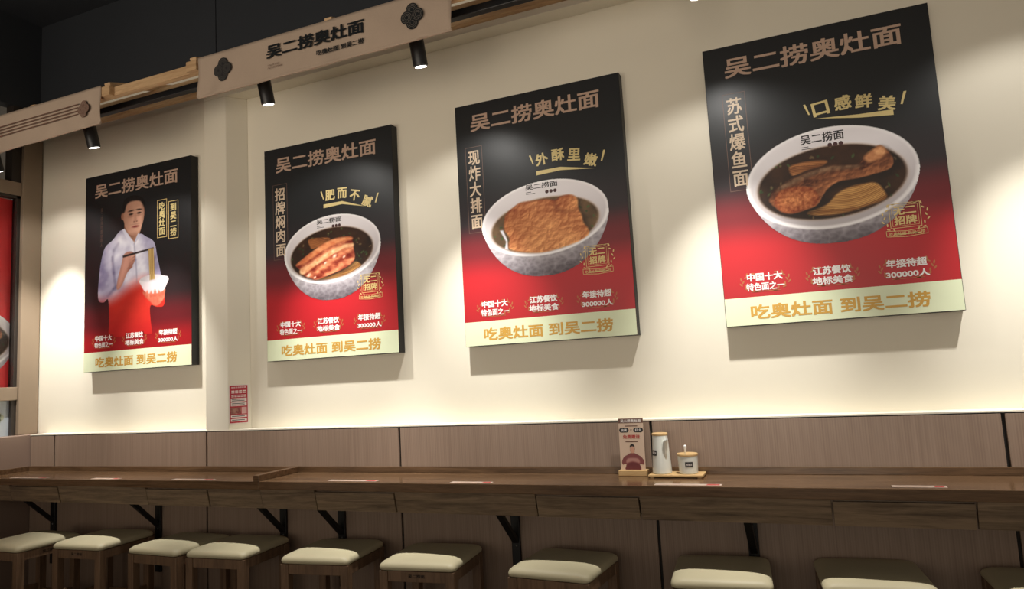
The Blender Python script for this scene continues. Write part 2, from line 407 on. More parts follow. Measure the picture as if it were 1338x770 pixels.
def paint_bowl(kind):
    P = {4: dict(cx=.442, cz=.566, a=.316, b=.205, zb=.300, scx=.442, scz=.546, sa=.276, sb=.150),
         3: dict(cx=.429, cz=.573, a=.315, b=.175, zb=.300, scx=.430, scz=.540, sa=.270, sb=.128),
         2: dict(cx=.438, cz=.573, a=.311, b=.181, zb=.300, scx=.436, scz=.548, sa=.268, sb=.140)}[kind]
    tl = .06 if kind != 4 else .04
    c = Canvas(.10, .78, .285, .785, .0021); X, Z = c.X, c.Z
    # outside of the bowl
    ta = np.clip((X-P['cx'])/P['a'], -1, 1)
    low = P['cz'] - (P['cz']-P['zb'])*np.power(np.clip(1-np.abs(ta)**2.3, 0, 1), .62)
    body = ((Z > low) & (Z < P['cz']) & (np.abs(ta) < .999)).astype(float)
    fac = fbm(X*42+fbm(X*20, Z*20)*3, Z*52, 2)
    sh = .92 - .80*np.clip((P['cz']-.06-Z)/.20, 0, 1)**1.6 - .12*ta**2 - (.25 if kind == 3 else .08)*np.clip(ta, 0, 1) + .5*(worley(X*38+2*fac, Z*46)-.5)*.6
    c.put(body, mixc((84, 76, 82), (240, 234, 238), sh))
    foot = ((np.abs(X-P['cx']+.01) < .105) & (Z > P['zb']-.006) & (Z < P['zb']+.02)).astype(float)
    # rim and inside
    rim = c.ell(P['cx'], P['cz'], P['a'], P['b'], .02, tl); c.put(rim, (246, 242, 242))
    inn = c.ell(P['cx']+.002, P['cz']-.001, P['a']-.011, P['b']-.010, .03, tl)
    c.put(inn, mixc((190, 182, 184), (232, 226, 228), (Z-P['cz'])/.2*.8+.55-.35*np.clip((X-P['cx'])/.3, -1, 1)*.4))
    soup = c.ell(P['scx'], P['scz'], P['sa'], P['sb'], .03, tl)
    nz = fbm(X*16, Z*22)
    if kind == 3: sc_ = mixc((62, 46, 32), (126, 98, 66), nz*1.1)
    else: sc_ = mixc((28, 18, 14), (66, 40, 24), nz*1.2)
    c.put(soup*.45, (176, 140, 108)) ; 
    soup2 = c.ell(P['scx'], P['scz'], P['sa']-.006, P['sb']-.005, .025, tl); c.put(soup2, sc_)
    # chopped scallion and bubbles
    rg = np.random.default_rng(kind)
    for k in range(46):
        an, rr = rg.random()*6.28, .62+.34*rg.random()
        ex, ez = P['scx']+P['sa']*rr*math.cos(an), P['scz']+P['sb']*rr*math.sin(an)
        col = [(70, 96, 52), (120, 100, 70), (46, 70, 40)][k % 3]
        c.put(c.ell(ex, ez, .004+.005*rg.random(), .003+.002*rg.random(), .4, rg.random()*3)*.8*soup2, col)
    def noodles(pts, ang, light=(228, 176, 104), dark=(126, 76, 34), bend=.02):
        m_ = c.poly(pts, .004)
        v = (-(X)*math.sin(ang)+Z*math.cos(ang)) + bend*np.sin(X*14)
        vv = v/.0068+2.2*fbm(X*8, Z*8, 2); idn = np.floor(vv).astype(int)
        w = np.sin(vv*2*math.pi)
        t = .48+.26*w+.55*(_LAT[idn % 256, 7]-.5)+.5*(fbm(X*24, Z*24, 2)-.5)
        c.put(m_*soup2, mixc(dark, light, t))
    if kind == 4:
        noodles([(.304,.634),(.366,.642),(.438,.634),(.421,.615),(.363,.606),(.313,.592),(.298,.612)], .05, (204, 138, 82), (104, 58, 30))
        noodles([(.347,.433),(.422,.458),(.465,.496),(.522,.518),(.599,.519),(.629,.48),(.629,.45),(.559,.43),(.48,.415),(.402,.415)], .22)
        fish = [(.212,.498),(.22,.533),(.251,.556),(.312,.583),(.371,.6),(.436,.612),(.499,.606),(.545,.603),(.571,.625),(.604,.65),(.632,.662),(.656,.636),(.671,.599),(.656,.567),(.602,.554),(.54,.546),(.477,.543),(.436,.523),(.409,.491),(.39,.463),(.357,.45),(.299,.44),(.251,.456)]
        m_ = c.poly([(x+.006, z-.012) for x, z in fish], .02); c.put(m_*.75, (20, 12, 8), False)
        m_ = c.poly(fish, .004); sd = np.clip(c.sd/.05, 0, 1)
        h = np.sqrt(sd)*.016-worley(X*40, Z*44)*.006+fbm(X*90, Z*90, 2)*.004
        t = .40+relief(h, 420)*.6+.5*(fbm(X*26-Z*20, Z*40, 3)-.48)
        c.put(m_, mixc((60, 26, 14), (220, 142, 90), t))
        sk = c.poly([(.251,.556),(.312,.583),(.371,.6),(.436,.612),(.545,.603),(.545,.588),(.436,.59),(.36,.575),(.30,.555),(.25,.535)], .008)
        c.put(sk*m_*.7, mixc((90, 66, 48), (200, 168, 130), fbm(X*70, Z*70, 2)*1.2), False)
        m_ = c.poly([(.229,.491),(.249,.533),(.292,.545),(.341,.544),(.38,.527),(.397,.489),(.382,.46),(.34,.448),(.29,.439),(.25,.454)], .005)
        sd = np.clip(c.sd/.04, 0, 1)
        t = .30+.35*sd+1.1*(fbm(X*110, Z*110, 3)-.45)
        c.put(m_, mixc((120, 46, 20), (244, 160, 100), t))
        tail = c.poly([(.571,.625),(.604,.65),(.632,.662),(.65,.636),(.63,.612),(.59,.602)], .006)
        c.put(tail, mixc((150, 84, 48), (228, 168, 116), .3+fbm(X*50, Z*50, 3)), False)
    elif kind == 3:
        cut = [(.232,.569),(.243,.61),(.282,.64),(.324,.659),(.387,.659),(.449,.658),(.493,.647),(.52,.66),(.571,.661),(.6,.636),(.601,.594),(.616,.559),(.622,.525),(.644,.489),(.638,.461),(.59,.438),(.539,.428),(.486,.418),(.416,.41),(.345,.418),(.274,.435),(.248,.455),(.255,.497),(.234,.534)]
        m_ = c.poly([(x+.008, z-.008) for x, z in cut], .02); c.put(m_*.8*soup2, (36, 22, 14), False)
        c.put(c.poly([(.209,.539),(.225,.539),(.245,.49),(.247,.442),(.229,.449),(.238,.482)], .003, False), (214, 212, 220))
        m_ = c.poly(cut, .005); sd = np.clip(c.sd/.06, 0, 1)
        blob = fbm(X*26+2*fbm(X*12, Z*12), Z*30, 3)
        w1 = worley(X*30+blob*1.5, Z*34+blob); w2 = worley(X*70, Z*76)
        h = np.sqrt(sd)*.022-w1*.011-w2*.003
        t = .64+relief(h, 330)*.55+.55*(fbm(X*13, Z*15, 3)-.48)-.30*np.clip(w1-.55, 0, 1)
        c.put(m_, mixc((128, 52, 22), (250, 180, 116), t))
        fold = c.poly([(.493,.647),(.50,.62),(.53,.595),(.575,.59),(.601,.594),(.59,.582),(.54,.58),(.49,.6)], .01); c.put(fold*.55, (110, 50, 24), False)
    else:
        noodles([(.301,.64),(.421,.634),(.42,.612),(.326,.585),(.3,.605)], -.2, (196, 124, 70), (96, 50, 26))
        noodles([(.352,.415),(.445,.431),(.536,.459),(.587,.487),(.625,.466),(.619,.434),(.554,.407),(.444,.4)], .25)
        pork = [(.207,.508),(.261,.541),(.315,.569),(.389,.603),(.471,.623),(.562,.62),(.576,.597),(.58,.563),(.588,.52),(.577,.488),(.526,.46),(.435,.436),(.342,.416),(.3,.429),(.259,.446),(.233,.479)]
        m_ = c.poly([(x+.006, z-.01) for x, z in pork], .02); c.put(m_*.75, (24, 12, 8), False)
        m_ = c.poly(pork, .004); sd = np.clip(c.sd/.04, 0, 1)
        v = -X*math.sin(.42)+Z*math.cos(.42)
        st = .5+.5*np.sin(v*2*math.pi/.055+2.2*fbm(X*10, Z*10, 2))
        t = .20+.48*st+1.0*(fbm(X*40, Z*70, 3)-.46)
        c.put(m_, mixc((110, 26, 14), (240, 160, 112), t))
        c.put(c.poly([(.207,.508),(.261,.541),(.315,.569),(.389,.603),(.471,.623),(.562,.62),(.571,.606),(.491,.599),(.408,.575),(.335,.545),(.261,.511)], .006), mixc((198, 92, 50), (244, 178, 122), fbm(X*40, Z*50, 3)*1.1), False)
        c.put(c.poly([(.233,.479),(.324,.516),(.418,.557),(.51,.584),(.575,.585),(.578,.568),(.52,.562),(.427,.53),(.333,.49),(.254,.451)], .006), mixc((206, 120, 72), (250, 206, 158), fbm(X*40, Z*50, 3)*1.2), False)
        for (gx, gz, gr) in ((.46, .53, .012), (.40, .50, .009), (.29, .445, .012), (.52, .52, .008), (.33, .43, .008)):
            c.put(c.ell(gx, gz, gr, gr*.6, .6, .5)*.8, (252, 226, 204), False)
    # front lip of the bowl over the food edge
    lip = rim*(1-inn)*(Z < P['cz']); c.put(lip, (248, 244, 244))
    return c.mesh('bowl_picture')

def paint_chef():
    c = Canvas(.09, .75, .12, 1.08, .0024); X, Z = c.X, c.Z
    body = [(.33,.864),(.248,.809),(.181,.769),(.145,.677),(.13,.584),(.121,.489),(.132,.435),(.177,.423),(.21,.44),(.219,.386),(.222,.304),(.215,.2),(.215,.12),(.60,.12),(.595,.2),(.581,.276),(.576,.367),(.627,.357),(.681,.358),(.693,.402),(.681,.459),(.662,.552),(.634,.657),(.606,.753),(.54,.796),(.484,.82),(.436,.773),(.396,.802)]
    m_ = c.poly(body, .004)
    fold = fbm(X*9+Z*4, Z*12-X*5, 3)
    t = .80+1.0*(fold-.48)-.35*np.clip(np.abs(X-.42)/.3, 0, 1)**2
    white = mixc((96, 88, 132), (244, 242, 252), t)
    red = mixc((150, 18, 20), (226, 62, 44), .5+.4*np.sin((X-.40)*6+1.2)*.5+.4*(fold-.5))
    g = np.clip((.545-Z-.05*np.sin(X*9))/.13, 0, 1); g = g*g*(3-2*g)
    out = white*(1-g[..., None])+red*g[..., None]
    fade = np.clip((.36-Z)/.2, 0, 1)[..., None]
    out = out*(1-fade)+np.array((178, 26, 30))*fade
    c.put(m_*(Z > .2), out)
    # sleeve and seam shadows
    for pts, w, a in (([(.248,.70),(.262,.60),(.28,.50)], .012, .35), ([(.21,.46),(.26,.50),(.30,.52)], .012, .35), ([(.61,.66),(.585,.58),(.575,.50)], .010, .35), ([(.434,.775),(.452,.66),(.462,.52)], .006, .3), ([(.34,.86),(.40,.80),(.437,.762)], .006, .4), ([(.30,.78),(.26,.74),(.25,.68)], .012, .2)):
        for (ax, az), (bx, bz) in zip(pts, pts[1:]):
            L = (bx-ax)**2+(bz-az)**2; tt = np.clip(((X-ax)*(bx-ax)+(Z-az)*(bz-az))/L, 0, 1)
            dd = np.sqrt((X-ax-tt*(bx-ax))**2+(Z-az-tt*(bz-az))**2)
            c.put(np.exp(-(dd/w)**2)*a*(1-g)*(c.a > .5), (70, 62, 100), False)
    # neck, collar
    c.put(c.poly([(.362,.90),(.355,.84),(.40,.80),(.437,.765),(.48,.815),(.49,.87)], .004), mixc((120, 78, 60), (176, 128, 104), (X-.36)/.1))
    c.put(c.poly([(.33,.864),(.352,.868),(.40,.812),(.437,.772),(.43,.75),(.38,.79)], .004, False), (224, 222, 238))
    c.put(c.poly([(.484,.822),(.47,.826),(.44,.778),(.437,.755),(.47,.79)], .004, False), (206, 204, 224))
    # head
    head = [(.337,.988),(.329,.947),(.346,.909),(.359,.872),(.396,.826),(.441,.81),(.476,.827),(.508,.875),(.524,.938),(.52,.997),(.475,1.033),(.394,1.039),(.353,1.021)]
    m_ = c.poly(head, .004)
    t = .62+.30*np.clip((X-.37)/.12, -1, 1)*.5-.5*np.clip((.84-Z)/.05, 0, 1)-.5*np.clip((X-.49)/.04, 0, 1)+.1*(fbm(X*30, Z*30)-.5)
    c.put(m_, mixc((124, 76, 58), (246, 196, 170), t))
    c.put(c.ell(.334, .945, .012, .026, .3), (170, 116, 92))
    hair = [(.334,.97),(.337,1.023),(.365,1.058),(.43,1.067),(.491,1.051),(.527,1.014),(.527,.955),(.516,.986),(.483,1.024),(.411,1.031),(.37,1.013),(.354,.973)]
    c.put(c.poly(hair, .006), (26, 22, 22))
    for ex in (.408, .478):
        c.put(c.ell(ex, .950, .017, .0055, .5), (40, 26, 22), False); c.put(c.ell(ex, .971, .022, .005, .6, .06 if ex < .44 else -.08)*.9, (44, 30, 26), False)
        c.put(c.ell(ex, .937, .02, .006, .8)*.3, (110, 66, 52), False)
    c.put(c.poly([(.441,.95),(.436,.915),(.432,.902),(.447,.896),(.462,.903),(.456,.918),(.451,.95)], .008, False)*.35, (150, 96, 76), False)
    c.put(c.ell(.436, .9, .006, .003, .8)*.7, (90, 48, 40), False); c.put(c.ell(.458, .9, .006, .003, .8)*.7, (90, 48, 40), False)
    c.put(c.ell(.447, .868, .025, .0065, .6), (150, 70, 66), False); c.put(c.ell(.447, .869, .022, .002, .6), (96, 40, 40), False)
    c.put(c.ell(.447, .884, .03, .004, .9)*.25, (90, 60, 50), False)
    # forearm with hand, chopsticks, noodles, bowl, second hand
    fa = [(.287,.503),(.3,.566),(.332,.657),(.351,.707),(.404,.719),(.445,.696),(.442,.656),(.405,.614),(.373,.582),(.341,.527),(.309,.495)]
    m_ = c.poly(fa, .004); c.put(m_, mixc((128, 78, 66), (206, 150, 132), .5+.4*np.clip(c.sd/.03, 0, 1)-.3*np.clip((X-.40)/.05, -1, 1)*.6))
    for k in range(4):
        c.put(c.ell(.425-.007*k, .688-.022*k, .022, .0095, .4, .4), mixc((150, 94, 78), (214, 160, 140), (Z-.61)/.08), False)
        c.put(c.ell(.425-.007*k, .677-.022*k, .02, .002, .8, .4)*.6, (92, 50, 44), False)
    c.put(c.poly([(.338,.699),(.341,.687),(.602,.712),(.600,.721)], .003, False), (36, 26, 26))
    m_ = c.poly([(.556,.717),(.60,.718),(.607,.62),(.611,.529),(.569,.527),(.562,.62)], .003, False)
    c.put(m_, mixc((150, 112, 56), (226, 196, 130), .5+.5*np.sin(X*2*math.pi/.011+Z*8)))
    h2 = [(.513,.458),(.541,.427),(.573,.401),(.604,.376),(.627,.391),(.65,.423),(.688,.459),(.696,.435),(.673,.392),(.627,.363),(.58,.389)]
    c.put(c.poly([(.513,.462),(.53,.43),(.573,.395),(.604,.370),(.64,.37),(.68,.40),(.697,.44),(.688,.47),(.60,.47)], .004), mixc((168, 70, 52), (226, 140, 112), fbm(X*30, Z*30)*1.1))
    m_ = c.poly([(.486,.533),(.497,.5),(.525,.463),(.565,.445),(.635,.441),(.681,.454),(.708,.485),(.72,.529),(.603,.552)], .003)
    c.put(m_, mixc((226, 196, 202), (246, 240, 244), (Z-.44)/.09))
    for k in range(4):
        c.put(c.ell(.545+.034*k, .444-.006*(k % 2), .011, .02, .4, -.3+.2*k), mixc((184, 84, 62), (226, 142, 116), (Z-.425)/.04))
    c.put(c.poly([(.486,.533),(.541,.517),(.634,.513),(.72,.529),(.681,.544),(.603,.556),(.525,.552)], .003), (222, 214, 220))
    m_ = c.poly([(.569,.560),(.609,.560),(.611,.527),(.569,.525)], .003, False); c.put(m_, mixc((150, 112, 56), (226, 196, 130), .5+.5*np.sin(X*2*math.pi/.011)))
    return c.mesh('chef_picture')

# ------------------------------------------------------------------ the setting
XL, XR = -5.04, 3.2
def struct(o): o['kind'] = 'structure'; return o
struct(boxo('floor', 'floor', None, -5.6, XR, -6.0, .2, -.1, 0))
struct(boxo('ceiling', 'black_paint', None, -5.6, XR, -6.0, .2, 3.75, 3.85))
wall = struct(boxo('wall_back', 'plaster', None, XL-.02, XR, 0, .15, .9, 3.14))
up = struct(empty('wall_upper', (0, 0, 3.14)))
seams = [-5.06, -3.44, -1.2, 1.04, XR]
for a, c in zip(seams, seams[1:]):
    boxo('black_board', 'black_paint', up, a+.003, c-.003, -.012, .1, .004, .61, .002)
# pilaster with a splayed right side, and the downstand beam that frames the poster wall
pil = struct(link('trim_1', prism_me([(-3.448, -.1, .968), (-3.285, -.1, .968), (-3.215, .0, .968), (-3.448, .0, .968),
     (-3.448, -.1, 2.862), (-3.285, -.1, 2.862), (-3.215, .0, 2.862), (-3.448, .0, 2.862)], .004, 'pilaster'), 'plaster'))
struct(boxo('trim_2', 'plaster', None, -3.448, XR, -.1, 0, 2.862, 3.135, .003))
# reeded brown boards below, standing proud of the poster wall
low = struct(empty('wall_lower', (0, -.1, 0)))
boxo('backing', 'gap', low, -4.92, XR, .012, .2, 0, .962)
ps = [-4.92, -4.693, -3.444, -2.206, -.981, .263, 1.50, 2.74, XR]
for a, c in zip(ps, ps[1:]):
    boxo('panel', 'laminate', low, a+.006, c-.006, 0, .012, 0, .962, .0012)
boxo('cap_strip', 'gap', low, -4.92, XR, .004, .11, .962, .9665)
boxo('ledge', 'plaster', low, -4.92, XR, -.001, .11, .9665, .972)

# left end: bronze framed display windows above a brown board
wl = struct(empty('wall_left', (-5.04, 0, 0)))
boxo('panel', 'laminate_side', wl, -.02, .12, -3.2, .1, 0, .972, .002)
boxo('corridor_wall', 'grey_wall', wl, -.5, -.45, -3.2, .1, .97, 3.6)
boxo('header', 'black_paint', wl, -.06, .02, -3.2, 0, 3.13, 3.75)
win = struct(empty('window_1', (-5.04, 0, .972)))
for y0 in (-.128, -1.22, -2.31):
    boxo('post', 'frame', win, -.06, .045, y0, y0+.122, 0, 2.16, .004)
for k, y1 in enumerate((-.128, -1.22)):
    y0 = y1-.97
    boxo('rail', 'frame', win, -.05, .03, y0, y1, 1.555, 1.642, .003)
    boxo('rail', 'frame', win, -.05, .03, y0, y1, .222, .306, .003)
    boxo('gasket', 'frame_dark', win, -.03, .018, y1-.022, y1, .306, 1.555)
    boxo('gasket', 'frame_dark', win, -.03, .018, y1-.03, y1, 0, .222)
    boxo('gasket', 'frame_dark', win, -.03, .018, y0, y1, 1.535, 1.555)
    boxo('jamb', 'frame_dark', win, -.05, .02, y1-.06, y1, 1.642, 2.16)
    fp = boxo('frosted_pane', 'frosted', win, -.012, -.004, y0, y1-.03, 0, .222)
    boxo('pane', 'glass', win, -.012, -.008, y0, y1-.022, .306, 1.535)
em = []
for (dx, dz) in ((0, .017), (0, -.017), (.017, 0), (-.017, 0)): em.append(disc_poly(dx, dz, .021))
me = flat_me(em, 'film_emblem'); o = link('film_emblem', me, plain('film_emblem_green', (168, 174, 152), .4), win, (-.0032, -.225, .118), (0, 0, math.radians(90)))

# ------------------------------------------------------------------ wall posters
T = .0545
GRAD = print_gradient('black_to_red_print', [(0, (176, 24, 34)), (.30, (184, 26, 36)), (.45, (112, 24, 32)), (.60, (40, 32, 36)), (.80, (30, 32, 34)), (1.24, (27, 29, 32))])
GRAD1 = print_gradient('black_to_red_print_low', [(0, (168, 20, 28)), (.16, (158, 20, 28)), (.30, (92, 20, 26)), (.46, (38, 26, 28)), (.70, (28, 28, 30)), (1.24, (26, 28, 31))])
pic = {k: paint_bowl(k) for k in (2, 3, 4)}

def laurel(parent, cx, cz, w, h, mat, off=.0007):
    polys = []
    for s in (-1, 1):
        for k in range(10):
            a = math.radians(-68+k*14); q = .94 if k % 2 else 1.06
            px, pz = cx+s*w/2*math.cos(a)*q, cz+h/2*math.sin(a)*q; ta = a+math.pi/2+(.5 if k % 2 else -.5)
            polys.append(disc_poly(px, pz, w*.046, w*.018, 8, ta if s > 0 else math.pi-ta))
    polys.append([(cx-w*.32, cz-h*.52), (cx+w*.32, cz-h*.52), (cx+w*.30, cz-h*.49), (cx-w*.30, cz-h*.49)])
    return link('laurel', flat_me(polys, 'laurel'), mat, parent, (0, -T-off, 0))

def badge(parent, sx, sz, dx=0, dz=0):
    cx, cz = .686*sx+dx, .352*sz+dz
    laurel(parent, cx, cz+.012, .148, .13, 't_badge', .0018)
    fr = link('badge_frame', flat_me(frame_polys(cx-.053, cx+.053, cz-.03, cz+.066, .002)+frame_polys(cx-.045, cx+.045, cz-.022, cz+.058, .0012), 'badge_frame'), 't_badge', parent, (0, -T-.0018, 0))
    letter('无二', 't_badge', fr, cx-.038, cx+.038, cz+.02, cz+.054, -.0005, .03)
    letter('招牌', 't_badge', fr, cx-.038, cx+.038, cz-.018, cz+.016, -.0005, .03)
    rp = [[(cx-.07, cz-.060), (cx, cz-.066), (cx, cz-.064), (cx-.07, cz-.058)], [(cx, cz-.066), (cx+.07, cz-.060), (cx+.07, cz-.058), (cx, cz-.064)],
          [(cx-.07, cz-.038), (cx, cz-.044), (cx, cz-.042), (cx-.07, cz-.036)], [(cx, cz-.044), (cx+.07, cz-.038), (cx+.07, cz-.036), (cx, cz-.042)],
          [(cx-.07, cz-.06), (cx-.068, cz-.06), (cx-.068, cz-.036), (cx-.07, cz-.036)], [(cx+.068, cz-.06), (cx+.07, cz-.06), (cx+.07, cz-.036), (cx+.068, cz-.036)]]
    link('ribbon', flat_me(rp, 'ribbon'), 't_badge', fr, (0, -.0002, 0))
    letter('吃奥灶面 到吴二捞', 't_badge', fr, cx-.06, cx+.06, cz-.058, cz-.044, -.0004, .01)

def poster(label, xl, xr, zb, zt, kind, column=None, arc=None, ci=None):
    W, H = xr-xl, zt-zb; sx, sz = W/.845, H/1.195
    root = empty('wall_poster', (xl, 0, zb)); tag(root, label, 'poster', 'posters along the cream wall')
    link('panel', box_me(0, W, -T+.0012, -.001, 0, H, .001, 'panel'), 'box_side', root)
    link('print_sheet', box_me(.002, W-.002, -T, -T+.0012, .002, H-.002, 0, 'print_sheet'), GRAD1 if kind == 1 else GRAD, root)
    Y = -T-.0012
    fs = link('footer_strip', flat_me([[(.002, .002), (W-.002, .002), (W-.002, .116*sz), (.002, .116*sz)]]), 'foot', root, (0, Y+.0006, 0))
    letter('吃奥灶面 到吴二捞', 't_foot', fs, .100*sx, .737*sx, .024*sz, .084*sz, -.0006, .028)
    letter('吴二捞奥灶面', 't_title', root, .083*sx, .747*sx, 1.052*sz, 1.140*sz, Y, .022)
    for cx, a, c_ in ((.165, '中国十大', '特色面之一'), (.414, '江苏餐饮', '地标美食'), (.672, '年接待超', '300000人')):
        laurel(root, cx*sx, .178*sz, .178*sx, .082*sz, 't_laurel')
        letter(a, 't_white', root, cx*sx-.068*sx, cx*sx+.068*sx, .180*sz, .213*sz, Y, .035)
        letter(c_, 't_white', root, cx*sx-.073*sx, cx*sx+.073*sx, .141*sz, .173*sz if c_[0] != '3' else .168*sz, Y, .03)
    if kind == 1:
        link('chef_picture', paint_chef(), 'picture', root, (0, Y+.0005, 0))
        for t_, x0, z0, z1 in (('吃奥灶面', .630, .772, 1.005), ('到吴二捞', .722, .755, .985)):
            fr = link('text_frame', flat_me(frame_polys(x0, x0+.080, z0, z1, .004)), 't_badge', root, (0, Y, 0))
            letter('\n'.join(t_), 't_gold', fr, x0+.015, x0+.065, z0+.016, z1-.016, -.0003, .03)
        letter('\n'.join('吴二捞奥灶面创始人'), 'thin_line', root, .142, .162, .777, 1.023, Y, .0)
        return root
    link('bowl_picture', pic[kind], 'picture', root, (0, Y+.0004, 0))
    x0, x1, z0, z1 = column[1]
    fr = link('column_frame', flat_me(frame_polys(x0, x1, z0, z1, .0022)), 'thin_line', root, (0, Y+.0007, 0))
    letter('\n'.join(column[0]), 't_col', fr, x0+.014, x1-.014, z0+.018, z1-.02, -.0005, .018)
    # arched slogan with a brush stroke under it
    s, pts, rots, stroke = arc
    for ch, (ax, az), ro in zip(s, pts, rots):
        letter(ch, 't_gold', root, ax-.031, ax+.031, az-.029, az+.029, Y, .03, 1, 'lettering', -ro)
    x0, z0, x1, z1, tail = stroke
    if tail: pl = [(x0, z0-.016), (x0+.12, z0-.010), (x1, z1), (x0+.12, z0+.006), (x0, z0+.004)]
    else: pl = [(x0, z0), (x1-.12, z1-.002), (x1, z1-.014), (x1, z1+.008), (x1-.12, z1+.012)]
    link('brush_stroke', flat_me([pl]), 't_gold', root, (0, Y, 0))
    tk = []
    (ax, az), (bx, bz) = pts[0], pts[-1]
    tk.append([(ax-.062, az+.026), (ax-.054, az+.028), (ax-.040, az-.018), (ax-.046, az-.018)])
    tk.append([(bx+.060, bz+.034), (bx+.070, bz+.034), (bx+.052, bz-.016), (bx+.045, bz-.014)])
    for q in tk: link('accent_tick', flat_me([q]), 't_gold', root, (0, Y, 0))
    letter('吴二捞面', 't_black', root, .350, .510, .712, .752 if kind == 4 else .738, Y, .022)
    dots = [disc_poly(.456+.020*k, .696 if kind == 4 else .692, .0085, None, 14) for k in range(3)]
    link('bowl_stamp', flat_me(dots), plain('stamp_ink', (72, 40, 40), .5), root, (0, Y, 0))
    link('bowl_caption', flat_me([[(.352, .700), (.378, .7), (.378, .7025), (.352, .7025)], [(.352, .692), (.398, .692), (.398, .6945), (.352, .6945)]]), 't_black', root, (0, Y, 0))
    badge(root, sx, 1, 0, -.004 if kind != 4 else .008)
    return root

poster('tall poster of a chef in white lifting noodles from a bowl', -4.5019, -3.5987, 1.3405, 2.5808, 1)
poster('poster of a noodle bowl topped with sliced braised pork belly', -3.0497, -2.2153, 1.3271, 2.5049, 2,
       ('招牌焖肉面', (.058, .156, .551, .972)),
       ('肥而不腻', [(.442, .862), (.519, .862), (.598, .838), (.676, .795)], [.0, -.05, -.22, -.42], (.398, .812, .66, .770, True)))
poster('poster of a noodle bowl topped with a crisp fried cutlet', -1.8461, -1.0154, 1.3305, 2.5180, 3,
       ('现炸大排面', (.047, .137, .545, .971)),
       ('外酥里嫩', [(.440, .850), (.520, .858), (.598, .845), (.676, .808)], [.12, .0, -.12, -.3], (.410, .792, .69, .765, True)))
poster('poster of a noodle bowl topped with a long fried fish piece', -.6453, .2020, 1.3350, 2.5278, 4,
       ('苏式爆鱼面', (.064, .156, .562, .983)),
       ('口感鲜美', [(.436, .850), (.518, .858), (.592, .850), (.672, .826)], [.12, .05, -.05, -.16], (.415, .812, .690, .788, False)))

# red poster behind the glass of the left display window, with the same kind of bowl
wp = empty('window_poster', (-5.075, -1.10, 1.279)); wp.rotation_euler = (0, 0, math.radians(90))
tag(wp, 'red poster with a noodle bowl behind the left window glass', 'poster')
link('print_sheet', box_me(0, 1.02, -.004, .004, 0, 1.225, 0), plain('red_print_sheet', (214, 36, 40), .5), wp)
o = link('bowl_picture', pic[4], 'picture', wp, (.235, -.0055, -.262))

# ------------------------------------------------------------------ sloped timber eave with its canvas banners
SL = -.33
eave = tag(empty('eave_lattice', (0, -.1, 2.88)), 'sloped pale pine lattice eave running above the posters', 'lattice')
def ez(y): return 2.88-(-.1-y)*.33
for yb, w, h in ((-.118, .036, .034), (-.40, .034, .042), (-.655, .034, .045)):
    boxo('rail', 'pine', eave, -5.04, XR, yb+.1-w/2, yb+.1+w/2, ez(yb)-2.88+(.018 if yb > -.2 else 0), ez(yb)-2.88+h+(.018 if yb > -.2 else 0), .002)
for jx in (-4.62, -4.05, -3.479, -2.899, -2.12, -1.49, -.92, -.33, .25, .84, 1.43, 2.02, 2.6):
    me = bar_me((0, 0, 0), (0, -.585, -.585*.33), .038, .03, .002, name='joist')
    link('joist', me, 'pine', eave, (jx, 0, .062))
    if jx in (-3.479, -2.899):
        boxo('end_block', 'pine', eave, jx-.032, jx+.032, -.60, -.572, -.186, -.138, .002)
# black lamp track under the lattice
tr = tag(boxo('lamp_track', 'black_metal', None, -5.0, XR-.1, -.542, -.506, 2.695, 2.728, .003), 'long black lamp track fixed under the pine eave', 'track')

def cloth_me(x0, x1, ztop, zb0, zb1, nx=80, nz=14, amp=.004, seed=0):
    """hanging cloth strip in XZ with shallow folds, hemmed at the foot"""
    bm = bmesh.new(); rows = []
    for j in range(nz+1):
        t = j/nz; row = []
        for i in range(nx+1):
            s = i/nx; x = x0+(x1-x0)*s; zb = zb0+(zb1-zb0)*s
            z = ztop+(zb-ztop)*t - .004*math.sin(math.pi*s)*t
            e = math.exp(-s*9)+math.exp(-(1-s)*9)
            y = amp*math.sin(s*23+seed+t*1.5)*t + .012*e*math.sin((s*60 if s < .5 else (1-s)*60)+t*4+seed)*t
            row.append(bm.verts.new((x, y, z)))
        rows.append(row)
    for a, c in zip(rows, rows[1:]):
        for i in range(nx): bm.faces.new((a[i], a[i+1], c[i+1], c[i]))
    me = finish(bm, 'canvas', True); return me

def banner(label, x0, x1, ztop, zb0, zb1, seed):
    root = tag(empty('canvas_banner', (0, -.702, 0)), label, 'banner', 'canvas banners on the eave')
    cl = link('canvas', cloth_me(x0, x1, ztop, zb0, zb1, seed=seed), 'banner', root)
    sm = cl.modifiers.new('thickness', 'SOLIDIFY'); sm.thickness = .0025
    hm = bar_me((x0, 0, zb0+.003), (x1, 0, zb1+.003), .012, .010, .003, Vector((0, 0, 1)), 'hem')
    link('hem', hm, 'banner', root, (0, -.002, 0))
    return root

def emblem(parent, cx, cz, s, dark, line, y=-.012):
    offs = ((0, .62), (0, -.62), (-.55, -.03), (.55, .03))
    o = None
    for k, (dx, dz) in enumerate(offs):
        q = link('emblem', flat_me([disc_poly(dx*s, dz*s, .62*s)]), dark, parent, (cx, y-.0004*k, cz))
        rg = []
        for f in (.50, .36, .22): rg += ring_polys(dx*s, dz*s, (f-.022)*s, f*s, 22)
        link('emblem_line', flat_me(rg), line, q, (0, -.0002, 0))

